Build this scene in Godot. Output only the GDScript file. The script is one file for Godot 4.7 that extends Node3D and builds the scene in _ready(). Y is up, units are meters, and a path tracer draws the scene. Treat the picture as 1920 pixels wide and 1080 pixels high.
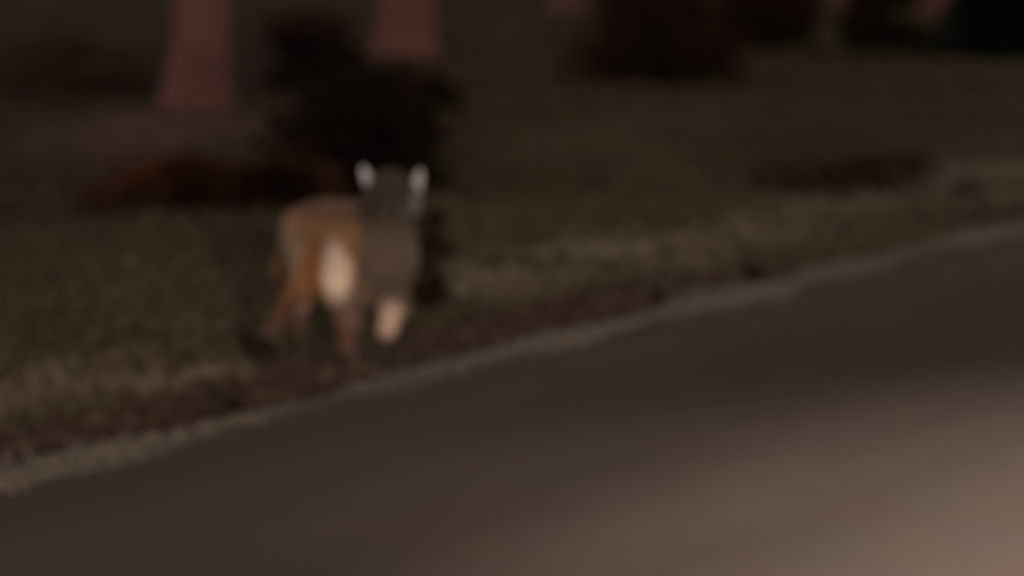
extends Node3D
# A fox on the grass verge of a country road at night, filmed through a car window with a long, defocused lens.
# The road runs along U (away and to the right); N points from the verge to the road; EDGE is a point on the asphalt's edge.

const EDGE := Vector3(0, 0, -9.0)
const U := Vector3(0.54, 0, -0.8417)
const N := Vector3(0.8417, 0, 0.54)

var rng := RandomNumberGenerator.new()
var taken := {}
var rough_noise := FastNoiseLite.new()
var fine_noise := FastNoiseLite.new()
var patch_noise := FastNoiseLite.new()

func _ready():
	rng.seed = 4711
	# ---- camera
	var cam := Camera3D.new()
	cam.name = "camera"
	add_child(cam)
	cam.position = Vector3(0, 1.45, 0)
	cam.rotation_degrees = Vector3(-8, 0, 0)
	var lens := CameraAttributesPhysical.new()
	lens.frustum_focal_length = 137.16
	lens.frustum_near = 0.05
	lens.frustum_far = 900.0
	lens.frustum_focus_distance = 4.3
	lens.exposure_aperture = 3.3
	cam.attributes = lens
	cam.fov = 10.0
	cam.near = 0.05
	cam.far = 900.0
	cam.current = true
	# ---- sky: a dim, warm town glow under low cloud
	var sm := ProceduralSkyMaterial.new()
	sm.sky_top_color = Color(0.65, 0.61, 0.58)
	sm.sky_horizon_color = Color(0.60, 0.56, 0.53)
	sm.ground_bottom_color = Color(0.05, 0.04, 0.035)
	sm.ground_horizon_color = Color(0.2, 0.17, 0.14)
	sm.energy_multiplier = 1.0
	sm.sun_angle_max = 1.0
	var sky := Sky.new()
	sky.sky_material = sm
	var env := Environment.new()
	env.background_mode = Environment.BG_SKY
	env.sky = sky
	env.background_energy_multiplier = 1.0
	env.tonemap_mode = Environment.TONE_MAPPER_LINEAR
	env.tonemap_exposure = 1.2
	env.sdfgi_enabled = true
	env.ssao_enabled = true
	env.ssil_enabled = true
	var we := WorldEnvironment.new()
	we.name = "world_environment"
	we.environment = env
	add_child(we)
	# ---- moon
	var moon := DirectionalLight3D.new()
	moon.name = "moon"
	moon.light_color = Color(1.0, 0.93, 0.85)
	moon.light_energy = 0.03
	moon.light_angular_distance = 12.0
	moon.shadow_enabled = true
	moon.rotation_degrees = Vector3(-62, 35, 0)
	add_child(moon)
	# ---- the headlamp of the car the picture is taken from, and an unseen overhead spot added for the pool of light on the road
	lamp("headlamp", Vector3(0.73, 0.70, -1.79), Vector3(-0.35, 0.10, -9.0), 24.0, 23.0, 0.07, Color(1.0, 0.90, 0.80))
	lamp("road_pool_spot", Vector3(2.62, 7.0, -5.8), Vector3(2.62, 0.0, -5.85), 25.8, 154.0, 0.15, Color(1.0, 0.95, 0.91))

	rough_noise.seed = 3
	rough_noise.frequency = 0.55
	rough_noise.fractal_octaves = 4
	fine_noise.seed = 9
	fine_noise.frequency = 3.2
	fine_noise.fractal_octaves = 3
	patch_noise.seed = 21
	patch_noise.frequency = 0.75
	patch_noise.fractal_octaves = 3

	build_ground()
	build_road()
	build_gravel_strip()
	build_trees()
	build_shrubs()
	build_ground_cover()
	build_stones()
	build_fox()

func lamp(called: String, at: Vector3, target: Vector3, angle: float, energy: float, size: float, tone: Color):
	var l := SpotLight3D.new()
	l.name = called
	l.light_color = tone
	l.light_energy = energy
	l.light_size = size
	l.spot_range = 80.0
	l.spot_attenuation = 2.0
	l.spot_angle = angle
	l.spot_angle_attenuation = 1.0
	l.shadow_enabled = true
	add_child(l)
	l.look_at_from_position(at, target)

# ------------------------------------------------------------------ helpers
func numbered(called: String) -> String:
	if not taken.has(called):
		taken[called] = 0
		return called
	taken[called] += 1
	return "%s_%03d" % [called, taken[called]]

func thing(called: String, label: String, category: String, at := Vector3.ZERO, group := "") -> Node3D:
	var o := Node3D.new()
	o.name = numbered(called)
	add_child(o)
	o.position = at
	tag(o, label, category, group)
	return o

func tag(o: Node, label: String, category: String, group := ""):
	o.set_meta("label", label)
	o.set_meta("category", category)
	if group != "":
		o.set_meta("group", group)

func part(called: String, mesh: Mesh, mat: Material, parent: Node) -> MeshInstance3D:
	var m := MeshInstance3D.new()
	m.name = numbered(called) if parent == self else called
	m.mesh = mesh
	m.material_override = mat
	parent.add_child(m, true)
	return m

func setting(called: String, mesh: Mesh, mat: Material, kind := "structure") -> MeshInstance3D:
	var m := part(called, mesh, mat, self)
	m.set_meta("kind", kind)
	return m

func copies(called: String, mesh: Mesh, mat: Material, spots: Array, tints: Array, parent: Node) -> MultiMeshInstance3D:
	var mm := MultiMesh.new()
	mm.transform_format = MultiMesh.TRANSFORM_3D
	mm.use_colors = true
	mm.mesh = mesh
	mm.instance_count = spots.size()
	for i in spots.size():
		mm.set_instance_transform(i, spots[i])
		mm.set_instance_color(i, tints[i])
	var o := MultiMeshInstance3D.new()
	o.name = called
	o.multimesh = mm
	o.material_override = mat
	parent.add_child(o, true)
	o.set_meta("kind", "stuff")
	return o

func place(u: float, n: float) -> Vector3:
	var p := EDGE + U * u + N * n
	p.y = height(u, n)
	return p

func uv_of(p: Vector3) -> Vector2:
	var d := p - EDGE
	return Vector2(d.dot(U), d.dot(N))

func height(u: float, n: float) -> float:
	if n > 0.0:
		return 0.0
	var rise := smoothstep(0.0, -0.5, n)
	var level := 0.015
	return rise * (0.035 * rough_noise.get_noise_2d(u, n) + 0.014 * fine_noise.get_noise_2d(u, n) - level)

func mat(color: Color, roughness := 0.95) -> StandardMaterial3D:
	var m := StandardMaterial3D.new()
	m.albedo_color = color.linear_to_srgb()
	m.roughness = roughness
	m.metallic_specular = 0.25
	return m

func noise_tex(freq: float, lo: Color, hi: Color, seed_: int, octaves := 4, size := 512) -> NoiseTexture2D:
	var n := FastNoiseLite.new()
	n.seed = seed_
	n.frequency = freq
	n.fractal_octaves = octaves
	var t := NoiseTexture2D.new()
	t.width = size
	t.height = size
	t.seamless = true
	t.noise = n
	var g := Gradient.new()
	g.set_color(0, lo)
	g.set_color(1, hi)
	t.color_ramp = g
	return t

func noise_normal(freq: float, seed_: int, strength: float, size := 512) -> NoiseTexture2D:
	var n := FastNoiseLite.new()
	n.seed = seed_
	n.frequency = freq
	n.fractal_octaves = 4
	var t := NoiseTexture2D.new()
	t.width = size
	t.height = size
	t.seamless = true
	t.as_normal_map = true
	t.bump_strength = strength
	t.noise = n
	return t

func vertex_mat(rough := 0.95) -> StandardMaterial3D:
	var m := StandardMaterial3D.new()
	m.vertex_color_use_as_albedo = true
	m.roughness = rough
	m.metallic_specular = 0.2
	return m

func textured(m: StandardMaterial3D, t: Texture2D, nrm: Texture2D, scale: float) -> StandardMaterial3D:
	m.albedo_texture = t
	if nrm:
		m.normal_enabled = true
		m.normal_texture = nrm
	m.uv1_triplanar = true
	m.uv1_world_triplanar = true
	m.uv1_scale = Vector3.ONE * scale
	return m

func sheet(us: PackedFloat32Array, ns: PackedFloat32Array, h: Callable, col: Callable) -> ArrayMesh:
	var st := SurfaceTool.new()
	st.begin(Mesh.PRIMITIVE_TRIANGLES)
	for i in us.size():
		for j in ns.size():
			var p := EDGE + U * us[i] + N * ns[j]
			p.y = h.call(us[i], ns[j])
			st.set_color(col.call(us[i], ns[j]))
			st.set_uv(Vector2(us[i], ns[j]))
			st.add_vertex(p)
	var w := ns.size()
	for i in us.size() - 1:
		for j in w - 1:
			var a := i * w + j
			for k in [a, a + w, a + 1, a + 1, a + w, a + w + 1]:
				st.add_index(k)
	st.generate_normals()
	return st.commit()

func steps(parts: Array) -> PackedFloat32Array:   # [start, [to, step], [to, step] ...]
	var out := PackedFloat32Array([parts[0]])
	for k in range(1, parts.size()):
		var a: float = out[out.size() - 1]
		var n := int(round((parts[k][0] - a) / parts[k][1]))
		for i in n:
			out.append(a + (parts[k][0] - a) * (i + 1) / n)
	return out

# ------------------------------------------------------------------ ground
func shaded_litter(u: float, n: float) -> float:
	# 1 inside the leaf carpet under the trees, whose deep shade is painted in
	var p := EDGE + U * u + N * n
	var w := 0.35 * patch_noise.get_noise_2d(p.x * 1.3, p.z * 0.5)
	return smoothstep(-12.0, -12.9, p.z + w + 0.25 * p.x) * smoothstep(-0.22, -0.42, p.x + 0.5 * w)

func trodden(u: float, n: float) -> float:
	# the bare, dusty spot that the animal is crossing
	var p := EDGE + U * u + N * n - Vector3(-0.46, 0, -9.15)
	return exp(-p.x * p.x * 28.0 - p.z * p.z * 5.0)

func litter_heap(u: float, n: float) -> float:
	var p := EDGE + U * u + N * n - Vector3(-1.68, 0, -15.9)
	return exp(-p.x * p.x * 3.0 - p.z * p.z * 0.55)

func pale_band(u: float, n: float) -> float:
	# sun-bleached grass, widest ahead of the animal
	var wide := 0.16 + 0.22 * smoothstep(0.4, 1.4, u)
	return exp(-pow((n + 0.78 + 0.10 * smoothstep(0.4, 1.4, u)) / wide, 2.0)) * clampf(0.62 * smoothstep(-0.1, 1.0, u) + 0.12 + 1.2 * patch_noise.get_noise_2d(u * 1.5 + 9.0, n * 1.1), 0.0, 1.0)

func ground_color(u: float, n: float) -> Color:
	var litter := Color(0.066, 0.049, 0.030)
	var moss := Color(0.050, 0.044, 0.023)
	var soil := Color(0.068, 0.039, 0.030)
	var c := litter.lerp(moss, clampf(0.5 + 1.1 * patch_noise.get_noise_2d(u * 0.8, n * 0.8), 0, 1))
	c = c.lerp(Color(0.125, 0.102, 0.077), pale_band(u, n))
	c = c.lerp(Color(0.037, 0.021, 0.014), shaded_litter(u, n))  # leaf carpet under the trees, its deep shade put into the colour
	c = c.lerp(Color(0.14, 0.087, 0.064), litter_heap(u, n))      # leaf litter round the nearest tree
	var bare := smoothstep(-0.70, -0.42, n + 0.16 * patch_noise.get_noise_2d(u * 2.0, n * 2.0)) * (1.0 - 0.85 * smoothstep(1.5, 2.6, u))
	c = c.lerp(soil, bare)
	c = c.lerp(Color(0.094, 0.060, 0.049), trodden(u, n))
	return c.lerp(Color(0.125, 0.102, 0.077), 0.75 * exp(-pow((u + 0.72) / 0.38, 2.0) - pow((n + 0.55) / 0.13, 2.0)))   # bleached thatch

func build_ground():
	var us := steps([-240.0, [-20.0, 20.0], [-7.0, 1.0], [24.0, 0.13], [40.0, 1.0], [240.0, 20.0]])
	var ns := steps([-240.0, [-30.0, 15.0], [-17.0, 1.0], [-4.0, 0.14], [0.0, 0.07], [0.2, 0.1], [7.0, 1.7], [7.3, 0.1], [20.0, 1.0], [240.0, 20.0]])
	var h := func(u, n):
		if n > 0.1 and n < 7.2:
			return -0.05
		if n >= 7.2:
			return 0.03 * rough_noise.get_noise_2d(u, n)
		if n > 0.0:
			return -0.02
		return height(u, n)
	var m := textured(vertex_mat(), noise_tex(0.02, Color(0.72, 0.70, 0.68), Color(1, 1, 1), 5), noise_normal(0.04, 6, 3.0), 0.9)
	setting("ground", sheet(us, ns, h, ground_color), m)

func road_color(u: float, n: float) -> Color:
	var c := Color(0.083, 0.063, 0.053)
	var worn := 0.10 * sin(n * 3.3 + 0.4) + 0.28 * patch_noise.get_noise_2d(u * 0.35, n * 1.6)
	var k := 1.0 + worn
	return Color(c.r * k, c.g * k, c.b * k)

func build_road():
	var us := steps([-240.0, [-16.0, 14.0], [26.0, 0.15], [40.0, 1.0], [240.0, 20.0]])
	var ns := steps([-0.03, [0.27, 0.06], [7.02, 0.135], [7.08, 0.06]])
	var h := func(u, n):
		if n < 0.0:
			return -0.03
		return 0.004 + 0.05 * (1.0 - pow((n - 3.5) / 3.6, 2.0)) * 0.6 + 0.004 * rough_noise.get_noise_2d(u, n)
	var m := textured(vertex_mat(0.9), noise_tex(0.09, Color(0.62, 0.61, 0.60), Color(1, 1, 1), 15, 3), noise_normal(0.18, 16, 2.5), 2.2)
	setting("road", sheet(us, ns, h, road_color), m)

func strip_half(u: float) -> float:
	var w := 0.088 + 0.12 * patch_noise.get_noise_2d(u * 1.5, 40.0) + 0.025 * fine_noise.get_noise_1d(u)
	w += 0.085 * exp(-pow((u - 1.20) / 0.26, 2.0))      # a washed-out fan of pale grit
	return maxf(w, 0.022)

func strip_mid(u: float) -> float:
	return 0.004 + 0.008 * minf(pow(minf(u - 0.4, 0.0), 2.0), 16.0) - 0.02 * smoothstep(1.8, 3.2, u) + 0.04 * rough_noise.get_noise_1d(u * 0.9) - 0.05 * exp(-pow((u - 1.20) / 0.26, 2.0))

func build_gravel_strip():
	var us := steps([-9.0, [24.0, 0.06]])
	var ns := steps([-1.0, [1.0, 0.2]])
	var st := SurfaceTool.new()
	st.begin(Mesh.PRIMITIVE_TRIANGLES)
	for u in us:
		for t in ns:
			var n := strip_mid(u) + t * strip_half(u)
			var p := EDGE + U * u + N * n
			p.y = 0.002 + (1.0 - t * t) * (0.013 + 0.012 * rough_noise.get_noise_2d(u * 2, t)) + 0.006 * fine_noise.get_noise_2d(u * 2.0, n * 4.0)
			if absf(t) > 0.99:
				p.y = -0.03
			var k := 0.98 - 0.25 * smoothstep(-0.9, -1.9, u) + 0.65 * patch_noise.get_noise_2d(u * 0.9, t * 0.4 + 9.0) + 0.25 * exp(-pow((u - 1.20) / 0.3, 2.0))
			st.set_color(Color(0.19 * k, 0.162 * k, 0.135 * k))
			st.add_vertex(p)
	var w := ns.size()
	for i in us.size() - 1:
		for j in w - 1:
			var a := i * w + j
			for k in [a, a + w, a + 1, a + 1, a + w, a + w + 1]:
				st.add_index(k)
	st.generate_normals()
	var m := textured(vertex_mat(), noise_tex(0.06, Color(0.6, 0.59, 0.58), Color(1, 1, 1), 25), noise_normal(0.1, 26, 4.0), 2.0)
	setting("gravel_strip", st.commit(), m)
	# loose grit on and beside the strip
	var spots := []
	var tints := []
	for i in 7000:
		var u := rng.randf_range(-6.0, 8.0)
		var n := strip_mid(u) + rng.randfn(0.0, 1.0) * (strip_half(u) * 0.8 + 0.02)
		if rng.randf() > 0.55 + 1.4 * patch_noise.get_noise_2d(u * 0.9, 9.0):
			continue
		var p := EDGE + U * u + N * n
		var t := clampf((n - strip_mid(u)) / strip_half(u), -1, 1)
		p.y = maxf(height(u, n), (1.0 - t * t) * 0.016) + 0.003
		var s := rng.randf_range(0.003, 0.009)
		var b := Basis.from_euler(Vector3(rng.randf() * 6, rng.randf() * 6, rng.randf() * 6)).scaled(Vector3(s, s * 0.7, s))
		spots.append(Transform3D(b, p))
		var k := rng.randf_range(0.11, 0.17)
		tints.append(Color(k, k * 0.85, k * 0.74))
	copies("gravel", pebble_mesh(1, 4, 6), vertex_mat(), spots, tints, self)

func pebble_mesh(seed_: int, rings := 6, segs := 9) -> ArrayMesh:
	var n := FastNoiseLite.new()
	n.seed = seed_
	n.frequency = 0.9
	var st := SurfaceTool.new()
	st.begin(Mesh.PRIMITIVE_TRIANGLES)
	for i in rings + 1:
		for j in segs:
			var a := PI * i / rings
			var b := TAU * j / segs
			var d := Vector3(sin(a) * cos(b), cos(a), sin(a) * sin(b))
			st.set_color(Color.WHITE)
			st.add_vertex(d * (1.0 + 0.35 * n.get_noise_3dv(d * 1.4)))
	for i in rings:
		for j in segs:
			var p := i * segs + j
			var q := i * segs + (j + 1) % segs
			for k in [p, q, p + segs, q, q + segs, p + segs]:
				st.add_index(k)
	st.generate_normals()
	return st.commit()

# ------------------------------------------------------------------ plants
func tube(st: SurfaceTool, pts: Array, radii: Array, segs := 10, lump := 0.0):
	# a tapered tube along pts, its rings joined; lump roughens it as bark does
	var base := []
	for i in pts.size():
		var dir: Vector3 = (pts[mini(i + 1, pts.size() - 1)] - pts[maxi(i - 1, 0)]).normalized()
		var side := dir.cross(Vector3(0.31, 0.12, 0.94)).normalized()
		var up := side.cross(dir)
		var ring := []
		for j in segs:
			var a := TAU * j / segs
			var d := side * cos(a) + up * sin(a)
			var r: float = radii[i] * (1.0 + lump * fine_noise.get_noise_3d(cos(a) * 0.9 + pts[i].x * 3.0, pts[i].y * 0.35, sin(a) * 0.9))
			ring.append(pts[i] + d * r)
		base.append(ring)
	for i in pts.size() - 1:
		for j in segs:
			var k := (j + 1) % segs
			for v in [base[i][j], base[i + 1][j], base[i][k], base[i][k], base[i + 1][j], base[i + 1][k]]:
				st.set_color(Color.WHITE)
				st.add_vertex(v)

func finish(st: SurfaceTool) -> ArrayMesh:
	st.index()
	st.generate_normals()
	return st.commit()

func leaf_mesh(width := 0.45) -> ArrayMesh:
	# a pointed leaf, one unit long, folded along its rib
	var st := SurfaceTool.new()
	st.begin(Mesh.PRIMITIVE_TRIANGLES)
	var rib := [Vector3(0, 0, 0), Vector3(0, 0.04, 0.35), Vector3(0, 0.02, 0.7), Vector3(0, -0.05, 1)]
	for s in [-1.0, 1.0]:
		var e := [Vector3(s * width * 0.38, 0.10, 0.3), Vector3(s * width * 0.5, 0.1, 0.55)]
		for tri in [[rib[0], e[0], rib[1]], [rib[1], e[0], e[1]], [rib[1], e[1], rib[2]], [rib[2], e[1], rib[3]]]:
			for v in tri:
				st.set_color(Color.WHITE)
				st.add_vertex(v)
	st.generate_normals()
	return st.commit()

func tuft_mesh(blades: int, seed_: int) -> ArrayMesh:
	var r := RandomNumberGenerator.new()
	r.seed = seed_
	var st := SurfaceTool.new()
	st.begin(Mesh.PRIMITIVE_TRIANGLES)
	for b in blades:
		var a := r.randf() * TAU
		var out := Vector3(cos(a), 0, sin(a))
		var side := Vector3(-sin(a), 0, cos(a)) * r.randf_range(0.02, 0.035)
		var h := r.randf_range(0.55, 1.0)
		var lean := r.randf_range(0.15, 0.75)
		var p0 := out * r.randf_range(0.0, 0.12)
		var p1 := p0 + out * lean * 0.3 + Vector3.UP * h * 0.55
		var p2 := p0 + out * lean + Vector3.UP * h * (1.0 - lean * 0.35)
		for v in [p0 - side, p1 - side * 0.8, p0 + side, p0 + side, p1 - side * 0.8, p1 + side * 0.8, p1 - side * 0.8, p2, p1 + side * 0.8]:
			st.set_color(Color.WHITE)
			st.add_vertex(v)
	st.generate_normals()
	return st.commit()

func build_trees():
	var bark := textured(mat(Color(0.33, 0.155, 0.14)), noise_tex(0.035, Color(0.55, 0.52, 0.5), Color(1, 1, 1), 35), noise_normal(0.06, 36, 6.0), 1.6)
	var leafm := vertex_mat(0.7)
	var list := [
		[Vector3(-1.64, 0, -17.1), 0.155, 7.0, "reddish tree trunk standing nearest the animal, its foot spreading in leaf litter"],
		[Vector3(-0.69, 0, -21.15), 0.185, 8.0, "pale reddish tree trunk rising behind the dark shrub above the animal's head"],
		[Vector3(0.55, 0, -26.3), 0.20, 8.5, "far tree trunk whose foot just shows beside the biggest dark bush"],
		[Vector3(2.82, 0, -26.7), 0.22, 9.0, "far tree trunk between two small black bushes on the upper verge"],
		[Vector3(3.48, 0, -26.2), 0.21, 8.0, "rightmost far tree trunk, beside the dark green bush at the corner"],
	]
	for k in list.size():
		var at: Vector3 = list[k][0]
		var q := uv_of(at)
		at.y = height(q.x, q.y) - 0.02
		var r: float = list[k][1]
		var h: float = list[k][2]
		var t := thing("tree", list[k][3], "tree", at, "trees at the edge of the wood")
		var st := SurfaceTool.new()
		st.begin(Mesh.PRIMITIVE_TRIANGLES)
		var pts := []
		var rad := []
		for i in 23:
			var f := i / 22.0
			var y := h * pow(f, 1.6)
			pts.append(Vector3(0.12 * sin(y * 0.5 + k), y, 0.10 * sin(y * 0.4 + 2.0 * k)) - Vector3(0.12 * sin(float(k)), 0, 0.10 * sin(2.0 * k)))
			rad.append(r * (1.0 - 0.75 * y / h) + r * 0.45 * exp(-y / 0.12))
		tube(st, pts, rad, 20, 0.16)
		part("trunk", finish(st), bark, t)
		for m in 7:      # limbs, from just above head height
			var y0 := h * (0.34 + 0.085 * m)
			var a := m * 2.4 + k
			var out := Vector3(cos(a), 0.45, sin(a)).normalized()
			var ls := SurfaceTool.new()
			ls.begin(Mesh.PRIMITIVE_TRIANGLES)
			var lp := []
			var lr := []
			var len := (2.3 - 0.2 * m)
			var root := Vector3.ZERO
			for i in pts.size():
				if pts[i].y <= y0:
					root = pts[i]
			for i in 6:
				lp.append(root + out * len * i / 5.0 + Vector3(0.06 * sin(i * 1.9 + m), 0.05 * i * i * 0.2, 0.06 * cos(i * 2.3 + m)))
				lr.append(0.055 * (1.0 - 0.16 * i))
			tube(ls, lp, lr, 7, 0.1)
			part("limb", finish(ls), bark, t)
		var spots := []
		var tints := []
		for c in 34:     # leaf clumps with gaps between
			var a := rng.randf() * TAU
			var f := rng.randf()
			var cy := h * (0.42 + 0.66 * f)
			var cr := 2.5 * (1.0 - 0.75 * f * f) * sqrt(rng.randf())
			var mid := Vector3(cos(a) * cr, cy, sin(a) * cr)
			var size := rng.randf_range(0.35, 0.65)
			var shade := rng.randf_range(0.7, 1.3)
			for i in 90:
				var d := Vector3(rng.randfn(), rng.randfn() * 0.6, rng.randfn()) * size * 0.6
				var s := rng.randf_range(0.10, 0.19)
				spots.append(Transform3D(Basis.from_euler(Vector3(rng.randf_range(-0.9, 0.9), rng.randf() * TAU, rng.randf_range(-0.9, 0.9))).scaled(Vector3.ONE * s), mid + d))
				tints.append(Color(0.050 * shade, 0.060 * shade, 0.028 * shade))
		copies("crown", leaf_mesh(0.6), leafm, spots, tints, t)

func shrub(called: String, label: String, at: Vector3, width: float, tall: float, count: int, leaf: float, tint: Color, deep := 0.8):
	var q := uv_of(at)
	at.y = height(q.x, q.y) - 0.01
	var t := thing(called, label, "shrub", at, "dark shrubs along the verge")
	var stem_m := mat(Color(0.06, 0.04, 0.03))
	for k in 7:
		var a := k * 2.4 + at.x
		var st := SurfaceTool.new()
		st.begin(Mesh.PRIMITIVE_TRIANGLES)
		var pts := []
		var rad := []
		for i in 6:
			var f := i / 5.0
			pts.append(Vector3(cos(a) * width * 0.36 * f * (0.4 + 0.1 * (k % 4)) + 0.02 * sin(i * 2.0 + k), tall * 0.85 * f * (0.75 + 0.08 * (k % 3)), sin(a) * width * deep * 0.36 * f))
			rad.append(0.012 * (1.0 - 0.14 * i))
		tube(st, pts, rad, 6)
		part("stem", finish(st), stem_m, t)
	var spots := []
	var tints := []
	var clumps := []
	for c in 26:
		var a := rng.randf() * TAU
		var r := sqrt(rng.randf())
		var hh := rng.randf()
		var bulge := sqrt(maxf(1.0 - hh * hh * 0.85, 0.1))
		clumps.append([Vector3(cos(a) * r * width * 0.46 * bulge, tall * (0.08 + 0.84 * hh), sin(a) * r * width * 0.46 * deep * bulge), rng.randf_range(0.10, 0.2) * minf(width, tall * 1.6), rng.randf_range(0.75, 1.25)])
	for i in count:
		var c = clumps[rng.randi() % clumps.size()]
		var d: Vector3 = Vector3(rng.randfn(), rng.randfn() * 0.8, rng.randfn()) * c[1] * (0.75 if i % 6 else 1.35)
		var p: Vector3 = c[0] + d
		if p.y < 0.01:
			p.y = rng.randf() * 0.05
		var out := Vector3(p.x, 0.15, p.z)
		var yaw := atan2(out.x, out.z) + rng.randfn() * 0.7
		spots.append(Transform3D(Basis.from_euler(Vector3(rng.randf_range(-0.8, 0.6), yaw, rng.randfn() * 0.5)).scaled(Vector3.ONE * leaf * rng.randf_range(0.7, 1.3)), p))
		var k: float = c[2] * rng.randf_range(0.85, 1.15)
		tints.append(Color(tint.r * k, tint.g * k, tint.b * k))
	copies("foliage", leaf_mesh(0.55), vertex_mat(0.75), spots, tints, t)

func build_shrubs():
	var dark := Color(0.021, 0.012, 0.007)
	var soot := Color(0.044, 0.024, 0.014)
	shrub("shrub", "low reddish brown shrub in front of the nearest tree trunk", Vector3(-1.33, 0, -12.9), 0.75, 0.15, 2600, 0.05, Color(0.088, 0.034, 0.018))
	shrub("shrub", "low brown shrub between the reddish shrub and the animal's back", Vector3(-0.86, 0, -12.7), 0.50, 0.15, 2000, 0.05, Color(0.060, 0.026, 0.015))
	shrub("shrub", "broad black shrub right behind the animal's ears", Vector3(-0.58, 0, -13.3), 0.72, 0.36, 6000, 0.06, dark)
	shrub("shrub", "black shrub at the foot of the pale trunk above the animal's head", Vector3(-0.66, 0, -17.0), 0.80, 0.20, 3600, 0.06, dark)
	shrub("shrub", "thin dark shrub between the two nearest tree trunks", Vector3(-1.10, 0, -18.6), 0.62, 0.42, 1800, 0.06, soot)
	shrub("shrub", "dark shrub at the edge of view, beyond the nearest trunk, away from the animal", Vector3(-2.45, 0, -18.4), 1.0, 0.36, 1500, 0.07, Color(0.09, 0.062, 0.045))
	shrub("shrub", "added narrow dark shrub standing in as shadow close behind the animal's chest", Vector3(-0.245, 0, -9.95), 0.095, 0.31, 420, 0.04, Color(0.034, 0.022, 0.015))  # added plant, a dark shape in place of the animal's shadow
	shrub("shrub", "biggest of the rounded black bushes on the open upper verge", Vector3(0.82, 0, -18.8), 0.72, 0.62, 4600, 0.07, soot)
	shrub("shrub", "black bush between the biggest bush and the far tree trunks", Vector3(1.68, 0, -21.6), 0.55, 0.60, 3200, 0.07, soot)
	shrub("shrub", "small black bush in front of the pair of far tree trunks", Vector3(2.42, 0, -21.2), 0.46, 0.55, 3000, 0.07, soot)
	shrub("shrub", "dark green bush in the upper corner, nearest the road", Vector3(3.16, 0, -20.9), 0.62, 0.75, 6000, 0.07, Color(0.012, 0.022, 0.016))
	shrub("shrub", "low wide creeping shrub on the verge close to the road", Vector3(1.42, 0, -13.1), 1.0, 0.15, 3000, 0.05, Color(0.070, 0.052, 0.036), 0.9)

func verge_spot(far: float) -> Vector2:
	# a point of the verge in view (and some way to the sides of it)
	while true:
		var z := -rng.randf_range(6.2, far)
		var x := rng.randf_range(-0.20, 0.20) * -z + rng.randf_range(-1.0, 1.0)
		var q := uv_of(Vector3(x, 0, z))
		if q.y < -0.05:
			return q
	return Vector2.ZERO

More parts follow.
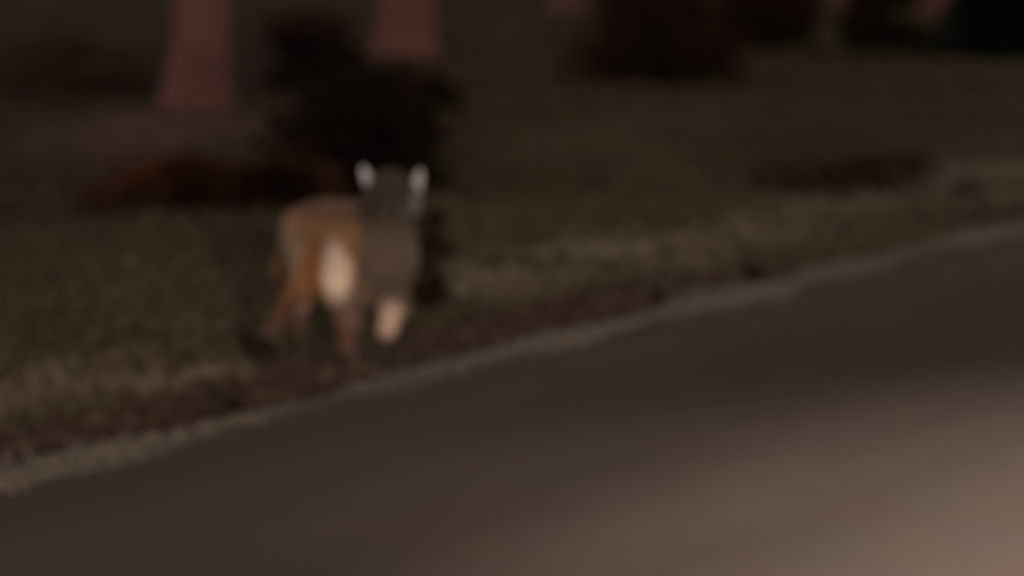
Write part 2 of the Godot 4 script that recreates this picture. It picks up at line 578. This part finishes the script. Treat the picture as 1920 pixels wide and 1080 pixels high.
func build_ground_cover():
	var spots := [[], [], []]
	var tints := [[], [], []]
	for i in 52000:
		var q := verge_spot(30.0)
		var bare := smoothstep(-0.72, -0.40, q.y + 0.16 * patch_noise.get_noise_2d(q.x * 2.0, q.y * 2.0)) * (1.0 - 0.7 * smoothstep(1.5, 2.6, q.x))
		if rng.randf() < maxf(maxf(bare, trodden(q.x, q.y)) * 0.96, maxf(litter_heap(q.x, q.y), shaded_litter(q.x, q.y)) * 0.97):
			continue
		var dry := clampf(0.45 + 1.2 * patch_noise.get_noise_2d(q.x * 0.9 + 50.0, q.y * 0.9), 0.0, 1.0)
		var band := pale_band(q.x, q.y)
		var c := Color(0.076, 0.070, 0.038).lerp(Color(0.126, 0.099, 0.066), dry).lerp(Color(0.23, 0.185, 0.145), band)
		var k := rng.randf_range(0.88, 1.12)
		var s := rng.randf_range(0.03, 0.065) * (1.0 + 0.3 * dry)
		var kind := rng.randi() % 3
		spots[kind].append(Transform3D(Basis(Vector3.UP, rng.randf() * TAU).scaled(Vector3(s * 1.3, s, s * 1.3)), place(q.x, q.y) - Vector3(0, 0.004, 0)))
		tints[kind].append(Color(c.r * k, c.g * k, c.b * k))
	for kind in 3:
		copies(numbered("grass"), tuft_mesh(9, 70 + kind), vertex_mat(0.8), spots[kind], tints[kind], self)
	var ls := []
	var lt := []
	for i in 16000:
		var q := verge_spot(28.0)
		if rng.randf() < 1.6 * trodden(q.x, q.y):
			continue
		var s := rng.randf_range(0.025, 0.055)
		var p := place(q.x, q.y) + Vector3(0, rng.randf_range(0.003, 0.012), 0)
		ls.append(Transform3D(Basis.from_euler(Vector3(rng.randf_range(-0.35, 0.35), rng.randf() * TAU, rng.randf_range(-0.4, 0.4))).scaled(Vector3.ONE * s), p))
		var k := rng.randf_range(0.65, 1.35)
		k *= 1.0 - 0.45 * shaded_litter(q.x, q.y) * (1.0 - litter_heap(q.x, q.y))  # leaves under the trees darkened too, as part of the painted shade
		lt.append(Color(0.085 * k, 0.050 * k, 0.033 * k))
	copies("fallen_leaves", leaf_mesh(0.7), vertex_mat(0.85), ls, lt, self)
	# pale dry tussocks that stand out of the verge
	for e in [
			[Vector3(0.33, 0, -11.25), 0.17, "pale dry grass tussock standing tallest on the verge, between animal and road bend", 34],
			[Vector3(-0.07, 0, -10.62), 0.13, "low pale grass tussock just ahead of the animal", 30],
			[Vector3(0.05, 0, -10.2), 0.09, "small faded grass tussock on the dirt edge ahead of the animal", 22],
			[Vector3(1.98, 0, -12.7), 0.13, "pale grass tussock farthest along the road edge", 24],
			[Vector3(-0.80, 0, -8.74), 0.09, "pale grass tussock beside the animal's dark hind foot", 26],
			[Vector3(-0.93, 0, -8.58), 0.08, "faded grass tussock farthest behind the animal on the dirt edge", 22]]:
		var q := uv_of(e[0])
		var t := thing("grass_tussock", e[2], "grass tussock", place(q.x, q.y) - Vector3(0, 0.01, 0), "pale tussocks on the verge")
		var bs := []
		var bt := []
		for i in e[3]:
			var d: Vector3 = Vector3(rng.randfn(), 0, rng.randfn()) * e[1] * 0.62
			var s: float = e[1] * rng.randf_range(0.3, 0.6)
			bs.append(Transform3D(Basis(Vector3.UP, rng.randf() * TAU).scaled(Vector3(s, s, s)), d))
			var k := rng.randf_range(0.8, 1.2)
			bt.append(Color(0.30 * k, 0.25 * k, 0.205 * k))
		copies("blades", tuft_mesh(14, 90), vertex_mat(0.8), bs, bt, t)

func build_stones():
	var m := textured(mat(Color(0.022, 0.014, 0.006)), noise_tex(0.03, Color(0.6, 0.6, 0.6), Color(1, 1, 1), 45, 4, 256), null, 6.0)
	for e in [
			[Vector3(0.775, 0, -10.42), 0.036, "dark round stone lying on the pale grit patch at the road edge", 2],
			[Vector3(-0.69, 0, -8.08), 0.026, "small dark stone at the inner side of the pale road edge", 3],
			[Vector3(0.45, 0, -9.98), 0.021, "dark flat stone beside the pale grit patch, nearer the animal", 4],
			[Vector3(-0.692, 0, -8.92), 0.041, "dark round stone right beside the animal's hind foot", 5]]:
		var q := uv_of(e[0])
		var st := part("stone", pebble_mesh(e[3], 10, 14), m, self)
		st.position = e[0] + Vector3(0, maxf(height(q.x, q.y), 0.01) + e[1] * 0.5, 0)
		st.scale = Vector3(e[1], e[1] * 0.8, e[1])
		tag(st, e[2], "stone", "stones at the road edge")

# ------------------------------------------------------------------ fox
const J := {
	"hip": Vector3(-0.038, 0.315, -0.160), "rump": Vector3(-0.062, 0.318, -0.220), "loin": Vector3(0.012, 0.344, -0.050),
	"back": Vector3(0.071, 0.346, 0.030), "shoulder": Vector3(0.132, 0.340, 0.080), "chest": Vector3(0.184, 0.275, 0.120),
	"belly": Vector3(0.036, 0.258, 0.000), "neck": Vector3(0.165, 0.386, 0.120), "skull": Vector3(0.191, 0.460, 0.150),
	"brow": Vector3(0.193, 0.449, 0.180), "muzzle": Vector3(0.199, 0.424, 0.228), "nose": Vector3(0.204, 0.410, 0.283),
	"cheek_a": Vector3(0.152, 0.433, 0.165), "cheek_b": Vector3(0.233, 0.432, 0.160), "throat": Vector3(0.186, 0.368, 0.150),
	"hip_n": Vector3(-0.048, 0.301, -0.100), "knee_n": Vector3(-0.048, 0.194, 0.000), "hock_n": Vector3(-0.122, 0.098, -0.070),
	"ank_n": Vector3(-0.160, 0.034, 0.025), "paw_n": Vector3(-0.158, 0.026, 0.065),
	"hip_f": Vector3(-0.015, 0.280, -0.210), "knee_f": Vector3(0.010, 0.183, -0.140), "hock_f": Vector3(-0.070, 0.105, -0.230),
	"ank_f": Vector3(-0.085, 0.049, -0.190), "paw_f": Vector3(-0.078, 0.040, -0.155),
	"sh_n": Vector3(0.089, 0.325, 0.115), "elb_n": Vector3(0.050, 0.205, 0.070), "wri_n": Vector3(0.072, 0.095, 0.110),
	"pas_n": Vector3(0.068, 0.032, 0.105), "toe_n": Vector3(0.070, 0.024, 0.140),
	"sh_f": Vector3(0.188, 0.292, 0.080), "elb_f": Vector3(0.184, 0.197, 0.050), "wri_f": Vector3(0.198, 0.143, 0.150),
	"pas_f": Vector3(0.180, 0.092, 0.175), "toe_f": Vector3(0.178, 0.080, 0.205),
	"tail0": Vector3(-0.066, 0.335, -0.250), "tail1": Vector3(-0.080, 0.277, -0.295), "tail2": Vector3(-0.094, 0.190, -0.310),
	"tail3": Vector3(-0.106, 0.118, -0.290), "tail4": Vector3(-0.112, 0.075, -0.265),
}

func soft(p: Vector3, mid: Vector3, size: Vector3) -> float:
	return 1.0 - smoothstep(0.55, 1.25, ((p - mid) / size).length())

func fox_color(p: Vector3) -> Color:
	var c := Color(0.235, 0.120, 0.062)                                              # tawny flank
	c = c.lerp(Color(0.24, 0.175, 0.13), soft(p, Vector3(-0.075, 0.26, -0.12), Vector3(0.055, 0.11, 0.16)))    # paler haunch
	c = c.lerp(Color(0.25, 0.095, 0.028), soft(p, Vector3(-0.012, 0.225, -0.03), Vector3(0.042, 0.10, 0.12)))    # rusty side
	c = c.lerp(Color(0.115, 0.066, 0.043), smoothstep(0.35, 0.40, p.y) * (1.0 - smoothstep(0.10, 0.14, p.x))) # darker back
	var grey := Color(0.125, 0.094, 0.072)
	c = c.lerp(grey, smoothstep(0.085, 0.125, p.x))                                  # grey neck, chest and face
	c = c.lerp(Color(0.034, 0.024, 0.019), smoothstep(0.33, 0.42, p.y) * smoothstep(0.085, 0.125, p.x))  # head and upper neck darkened, painting in the headlamp beam's cut-off
	c = c.lerp(Color(0.115, 0.07, 0.045), soft(p, Vector3(-0.11, 0.10, -0.27), Vector3(0.05, 0.07, 0.06)))
	c = c.lerp(Color(0.112, 0.056, 0.042), (1.0 - smoothstep(0.11, 0.17, p.y)) * (1.0 - smoothstep(0.10, 0.13, p.x)))  # dark stockings
	c = c.lerp(Color(0.165, 0.108, 0.090), soft(p, Vector3(0.085, 0.150, 0.10), Vector3(0.055, 0.085, 0.08)))    # dull mauve brown upper forelegs
	c = c.lerp(Color(0.76, 0.60, 0.51), soft(p, Vector3(0.045, 0.250, 0.115), Vector3(0.048, 0.090, 0.10)))   # cream patch on the shoulder
	c = c.lerp(Color(0.42, 0.29, 0.24), soft(p, Vector3(-0.085, 0.125, -0.19), Vector3(0.035, 0.05, 0.09)))  # pale far hind shank
	c = c.lerp(Color(0.52, 0.37, 0.31), soft(p, Vector3(0.186, 0.112, 0.175), Vector3(0.045, 0.058, 0.07)))     # pale lifted forefoot
	c = c.lerp(Color(0.022, 0.013, 0.006), soft(p, Vector3(-0.16, 0.020, 0.05), Vector3(0.045, 0.036, 0.075)))  # black hind foot
	c = c.lerp(Color(0.17, 0.15, 0.145), 0.8 * soft(p, Vector3(0.262, 0.425, 0.150), Vector3(0.028, 0.055, 0.08)))   # pale cheek
	if p.y > 0.36 and p.z > 0.17:
		c = c.lerp(Color(0.075, 0.056, 0.043), soft(p, Vector3(0.200, 0.400, 0.235), Vector3(0.035, 0.022, 0.06)))  # muzzle
	return c

func field_mesh(bones: Array, cell: float, k: float) -> SurfaceTool:
	# surface nets over tapered capsules joined with a smooth minimum; bones: [a, b, radius a, radius b]
	var lo := Vector3.ONE * 1e6
	var hi := -lo
	for b in bones:
		var pad := Vector3.ONE * (maxf(b[2], b[3]) + 3.0 * cell)
		lo = lo.min(b[0] - pad).min(b[1] - pad)
		hi = hi.max(b[0] + pad).max(b[1] + pad)
	var nx := int((hi.x - lo.x) / cell) + 2
	var ny := int((hi.y - lo.y) / cell) + 2
	var nz := int((hi.z - lo.z) / cell) + 2
	var f := PackedFloat32Array()
	f.resize(nx * ny * nz)
	f.fill(1.0)
	for b in bones:
		var a: Vector3 = b[0]
		var ab: Vector3 = b[1] - a
		var ll := maxf(ab.length_squared(), 1e-9)
		var ra: float = b[2]
		var dr: float = b[3] - ra
		var pad := Vector3.ONE * (maxf(ra, b[3]) + k + 2.0 * cell)
		var i0 := Vector3i(((a.min(b[1]) - pad - lo) / cell).floor()).max(Vector3i.ZERO)
		var i1 := Vector3i(((a.max(b[1]) + pad - lo) / cell).ceil()).min(Vector3i(nx - 1, ny - 1, nz - 1))
		for x in range(i0.x, i1.x + 1):
			for y in range(i0.y, i1.y + 1):
				for z in range(i0.z, i1.z + 1):
					var p := lo + Vector3(x, y, z) * cell - a
					var t := clampf(p.dot(ab) / ll, 0.0, 1.0)
					var d := (p - ab * t).length() - ra - dr * t
					var at := (x * ny + y) * nz + z
					var e := f[at]
					var h := maxf(k - absf(d - e), 0.0) / k
					f[at] = minf(d, e) - h * h * k * 0.25
	var st := SurfaceTool.new()
	st.begin(Mesh.PRIMITIVE_TRIANGLES)
	var ids := {}
	var count := 0
	var off := [0, nz * ny, nz, nz * ny + nz, 1, nz * ny + 1, nz + 1, nz * ny + nz + 1]
	for x in nx - 1:
		for y in ny - 1:
			for z in nz - 1:
				var at := (x * ny + y) * nz + z
				var neg := 0
				for o in off:
					if f[at + o] < 0.0:
						neg += 1
				if neg == 0 or neg == 8:
					continue
				var sum := Vector3.ZERO
				var hits := 0
				for e in [[0, 1], [2, 3], [4, 5], [6, 7], [0, 2], [1, 3], [4, 6], [5, 7], [0, 4], [1, 5], [2, 6], [3, 7]]:
					var fa := f[at + off[e[0]]]
					var fb := f[at + off[e[1]]]
					if (fa < 0.0) != (fb < 0.0):
						var t := fa / (fa - fb)
						var pa := Vector3(e[0] & 1, (e[0] >> 1) & 1, e[0] >> 2)
						var pb := Vector3(e[1] & 1, (e[1] >> 1) & 1, e[1] >> 2)
						sum += pa.lerp(pb, t)
						hits += 1
				var p := lo + (Vector3(x, y, z) + sum / hits) * cell
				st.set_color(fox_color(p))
				st.add_vertex(p)
				ids[at] = count
				count += 1
	for x in range(1, nx - 1):
		for y in range(1, ny - 1):
			for z in range(1, nz - 1):
				var at := (x * ny + y) * nz + z
				var s := f[at] < 0.0
				for ax in 3:
					var o: int = [ny * nz, nz, 1][ax]
					if s == (f[at + o] < 0.0):
						continue
					var b: int = [nz, 1, ny * nz][ax]
					var c: int = [1, ny * nz, nz][ax]
					var q := [ids[at], ids[at - b], ids[at - b - c], ids[at - c]]
					if s:
						q.reverse()
					for n in [q[0], q[1], q[2], q[0], q[2], q[3]]:
						st.add_index(n)
	st.generate_normals()
	return st

func ear_mesh(base: Vector3, tip: Vector3, turn: float) -> ArrayMesh:
	# a cupped pointed ear: outer and inner skin of a hollow cone slice
	var st := SurfaceTool.new()
	st.begin(Mesh.PRIMITIVE_TRIANGLES)
	var up := tip - base
	var face := Vector3(sin(turn), 0, cos(turn))
	var side := up.normalized().cross(face).normalized()
	for skin in 2:
		var grid := []
		for i in 9:
			var v := i / 8.0
			var w := 0.0165 * pow(1.0 - v, 0.62) * (1.0 + 0.5 * v) + 0.001
			var row := []
			for j in 9:
				var t := j / 4.0 - 1.0
				var back := (1.0 - t * t) * 0.022 * (1.0 - v) + (0.004 if skin == 0 else 0.0)
				row.append(base + up * v + side * w * t - face * back)
			grid.append(row)
		for i in 8:
			for j in 8:
				var q := [grid[i][j], grid[i + 1][j], grid[i][j + 1], grid[i][j + 1], grid[i + 1][j], grid[i + 1][j + 1]]
				if skin == 1:
					q.reverse()
				for p in q:
					st.set_color(Color.WHITE)
					st.add_vertex(p)
	return finish(st)

func ball(r: Vector3) -> ArrayMesh:
	var st := SurfaceTool.new()
	st.begin(Mesh.PRIMITIVE_TRIANGLES)
	var s := SphereMesh.new()
	s.radius = 1.0
	s.height = 2.0
	s.radial_segments = 20
	s.rings = 10
	st.append_from(s, 0, Transform3D(Basis.from_scale(r), Vector3.ZERO))
	return st.commit()

func build_fox():
	var at := Vector3(-0.52, 0, -9.05)
	var q := uv_of(at)
	at.y = height(q.x, q.y)
	var t := thing("fox", "tawny fox with pale ears and cream shoulder walking along the verge, one forefoot raised", "fox", at)
	var bones := [
		[J.rump, J.hip, 0.060, 0.074], [J.hip, J.loin, 0.074, 0.068], [J.loin, J.back, 0.068, 0.070], [J.back, J.shoulder, 0.070, 0.072],
		[J.shoulder, J.chest, 0.072, 0.060], [J.belly, J.chest, 0.058, 0.054], [J.hip, J.belly, 0.064, 0.058], [J.shoulder, J.neck, 0.066, 0.060], [J.chest, J.throat, 0.058, 0.058],
		[J.neck, J.skull, 0.056, 0.050], [J.hip_n, J.knee_n, 0.062, 0.036], [J.knee_n, J.hock_n, 0.037, 0.020], [J.hock_n, J.ank_n, 0.018, 0.018], [J.ank_n, J.paw_n, 0.024, 0.024],
		[J.hip_f, J.knee_f, 0.058, 0.034], [J.knee_f, J.hock_f, 0.031, 0.016], [J.hock_f, J.ank_f, 0.015, 0.013], [J.ank_f, J.paw_f, 0.016, 0.016],
		[J.sh_n, J.elb_n, 0.056, 0.036], [J.elb_n, J.wri_n, 0.040, 0.028], [J.wri_n, J.pas_n, 0.025, 0.020], [J.chest, Vector3(0.120, 0.200, 0.090), 0.056, 0.044], [Vector3(0.120, 0.200, 0.090), J.elb_n, 0.044, 0.044], [J.pas_n, J.toe_n, 0.018, 0.017],
		[J.sh_f, J.elb_f, 0.052, 0.042], [J.elb_f, J.wri_f, 0.038, 0.024], [J.wri_f, J.pas_f, 0.022, 0.016], [J.pas_f, J.toe_f, 0.018, 0.015],
		[J.tail0, J.tail1, 0.030, 0.040], [J.tail1, J.tail2, 0.040, 0.046], [J.tail2, J.tail3, 0.046, 0.036], [J.tail3, J.tail4, 0.034, 0.012],
		[J.skull, J.brow, 0.052, 0.042], [J.brow, J.muzzle, 0.036, 0.026], [J.muzzle, J.nose, 0.025, 0.015], [J.cheek_a, J.skull, 0.034, 0.044], [J.cheek_b, J.skull, 0.034, 0.044], [J.cheek_a, J.neck, 0.026, 0.050], [J.cheek_b, J.neck, 0.026, 0.050], [J.neck, J.chest, 0.054, 0.058],
	]
	var body := field_mesh(bones, 0.0075, 0.03)
	var bm := body.commit()
	var fur := vertex_mat(0.9)
	fur.rim_enabled = true
	fur.rim = 0.25
	part("body", bm, fur, t)
	# coat: short hairs lying back over the body
	var arr := bm.surface_get_arrays(0)
	var vs: PackedVector3Array = arr[Mesh.ARRAY_VERTEX]
	var ns: PackedVector3Array = arr[Mesh.ARRAY_NORMAL]
	var hair := SurfaceTool.new()
	hair.begin(Mesh.PRIMITIVE_TRIANGLES)
	for v in [Vector3(-0.09, 0, 0), Vector3(0, 0.12, 1), Vector3(0.09, 0, 0)]:
		hair.set_color(Color.WHITE)
		hair.add_vertex(v)
	hair.generate_normals()
	var hm := hair.commit()
	var spots := []
	var tints := []
	var flow := Vector3(-0.45, -0.55, -0.55).normalized()
	for i in vs.size():
		var p := vs[i]
		if p.y < 0.05 or p.z > 0.185 and p.y > 0.38:
			continue
		for rep in 2:
			var n := ns[i]
			var dir := (flow - n * flow.dot(n) * 0.9 + n * 0.35 + Vector3(rng.randfn(), rng.randfn(), rng.randfn()) * 0.18).normalized()
			var len := rng.randf_range(0.012, 0.024) * (1.5 if p.z < -0.2 and p.x < -0.09 else 1.0) * (0.6 if p.y < 0.14 or p.y > 0.36 else 1.0)
			var side := dir.cross(n).normalized()
			if side.length() < 0.5:
				continue
			spots.append(Transform3D(Basis(side * len, n * len, dir * len), p + Vector3(rng.randfn(), rng.randfn(), rng.randfn()) * 0.002))
			var k := rng.randf_range(0.8, 1.2)
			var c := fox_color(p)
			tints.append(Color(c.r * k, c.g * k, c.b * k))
	copies("fur", hm, fur, spots, tints, t)
	var earm := mat(Color(0.42, 0.42, 0.445), 0.85)
	part("ear", ear_mesh(Vector3(0.136, 0.476, 0.135), Vector3(0.112, 0.531, 0.125), -0.25), earm, t)
	part("ear", ear_mesh(Vector3(0.255, 0.458, 0.135), Vector3(0.272, 0.522, 0.125), 0.35), earm, t)
	var dark := mat(Color(0.012, 0.010, 0.009), 0.3)
	for p in [Vector3(0.170, 0.457, 0.2180), Vector3(0.216, 0.456, 0.2200)]:
		part("eye", ball(Vector3(0.009, 0.0085, 0.008)), dark, t).position = p
	part("nose", ball(Vector3(0.011, 0.008, 0.008)), dark, t).position = J.nose + Vector3(0.001, 0.004, 0.010)
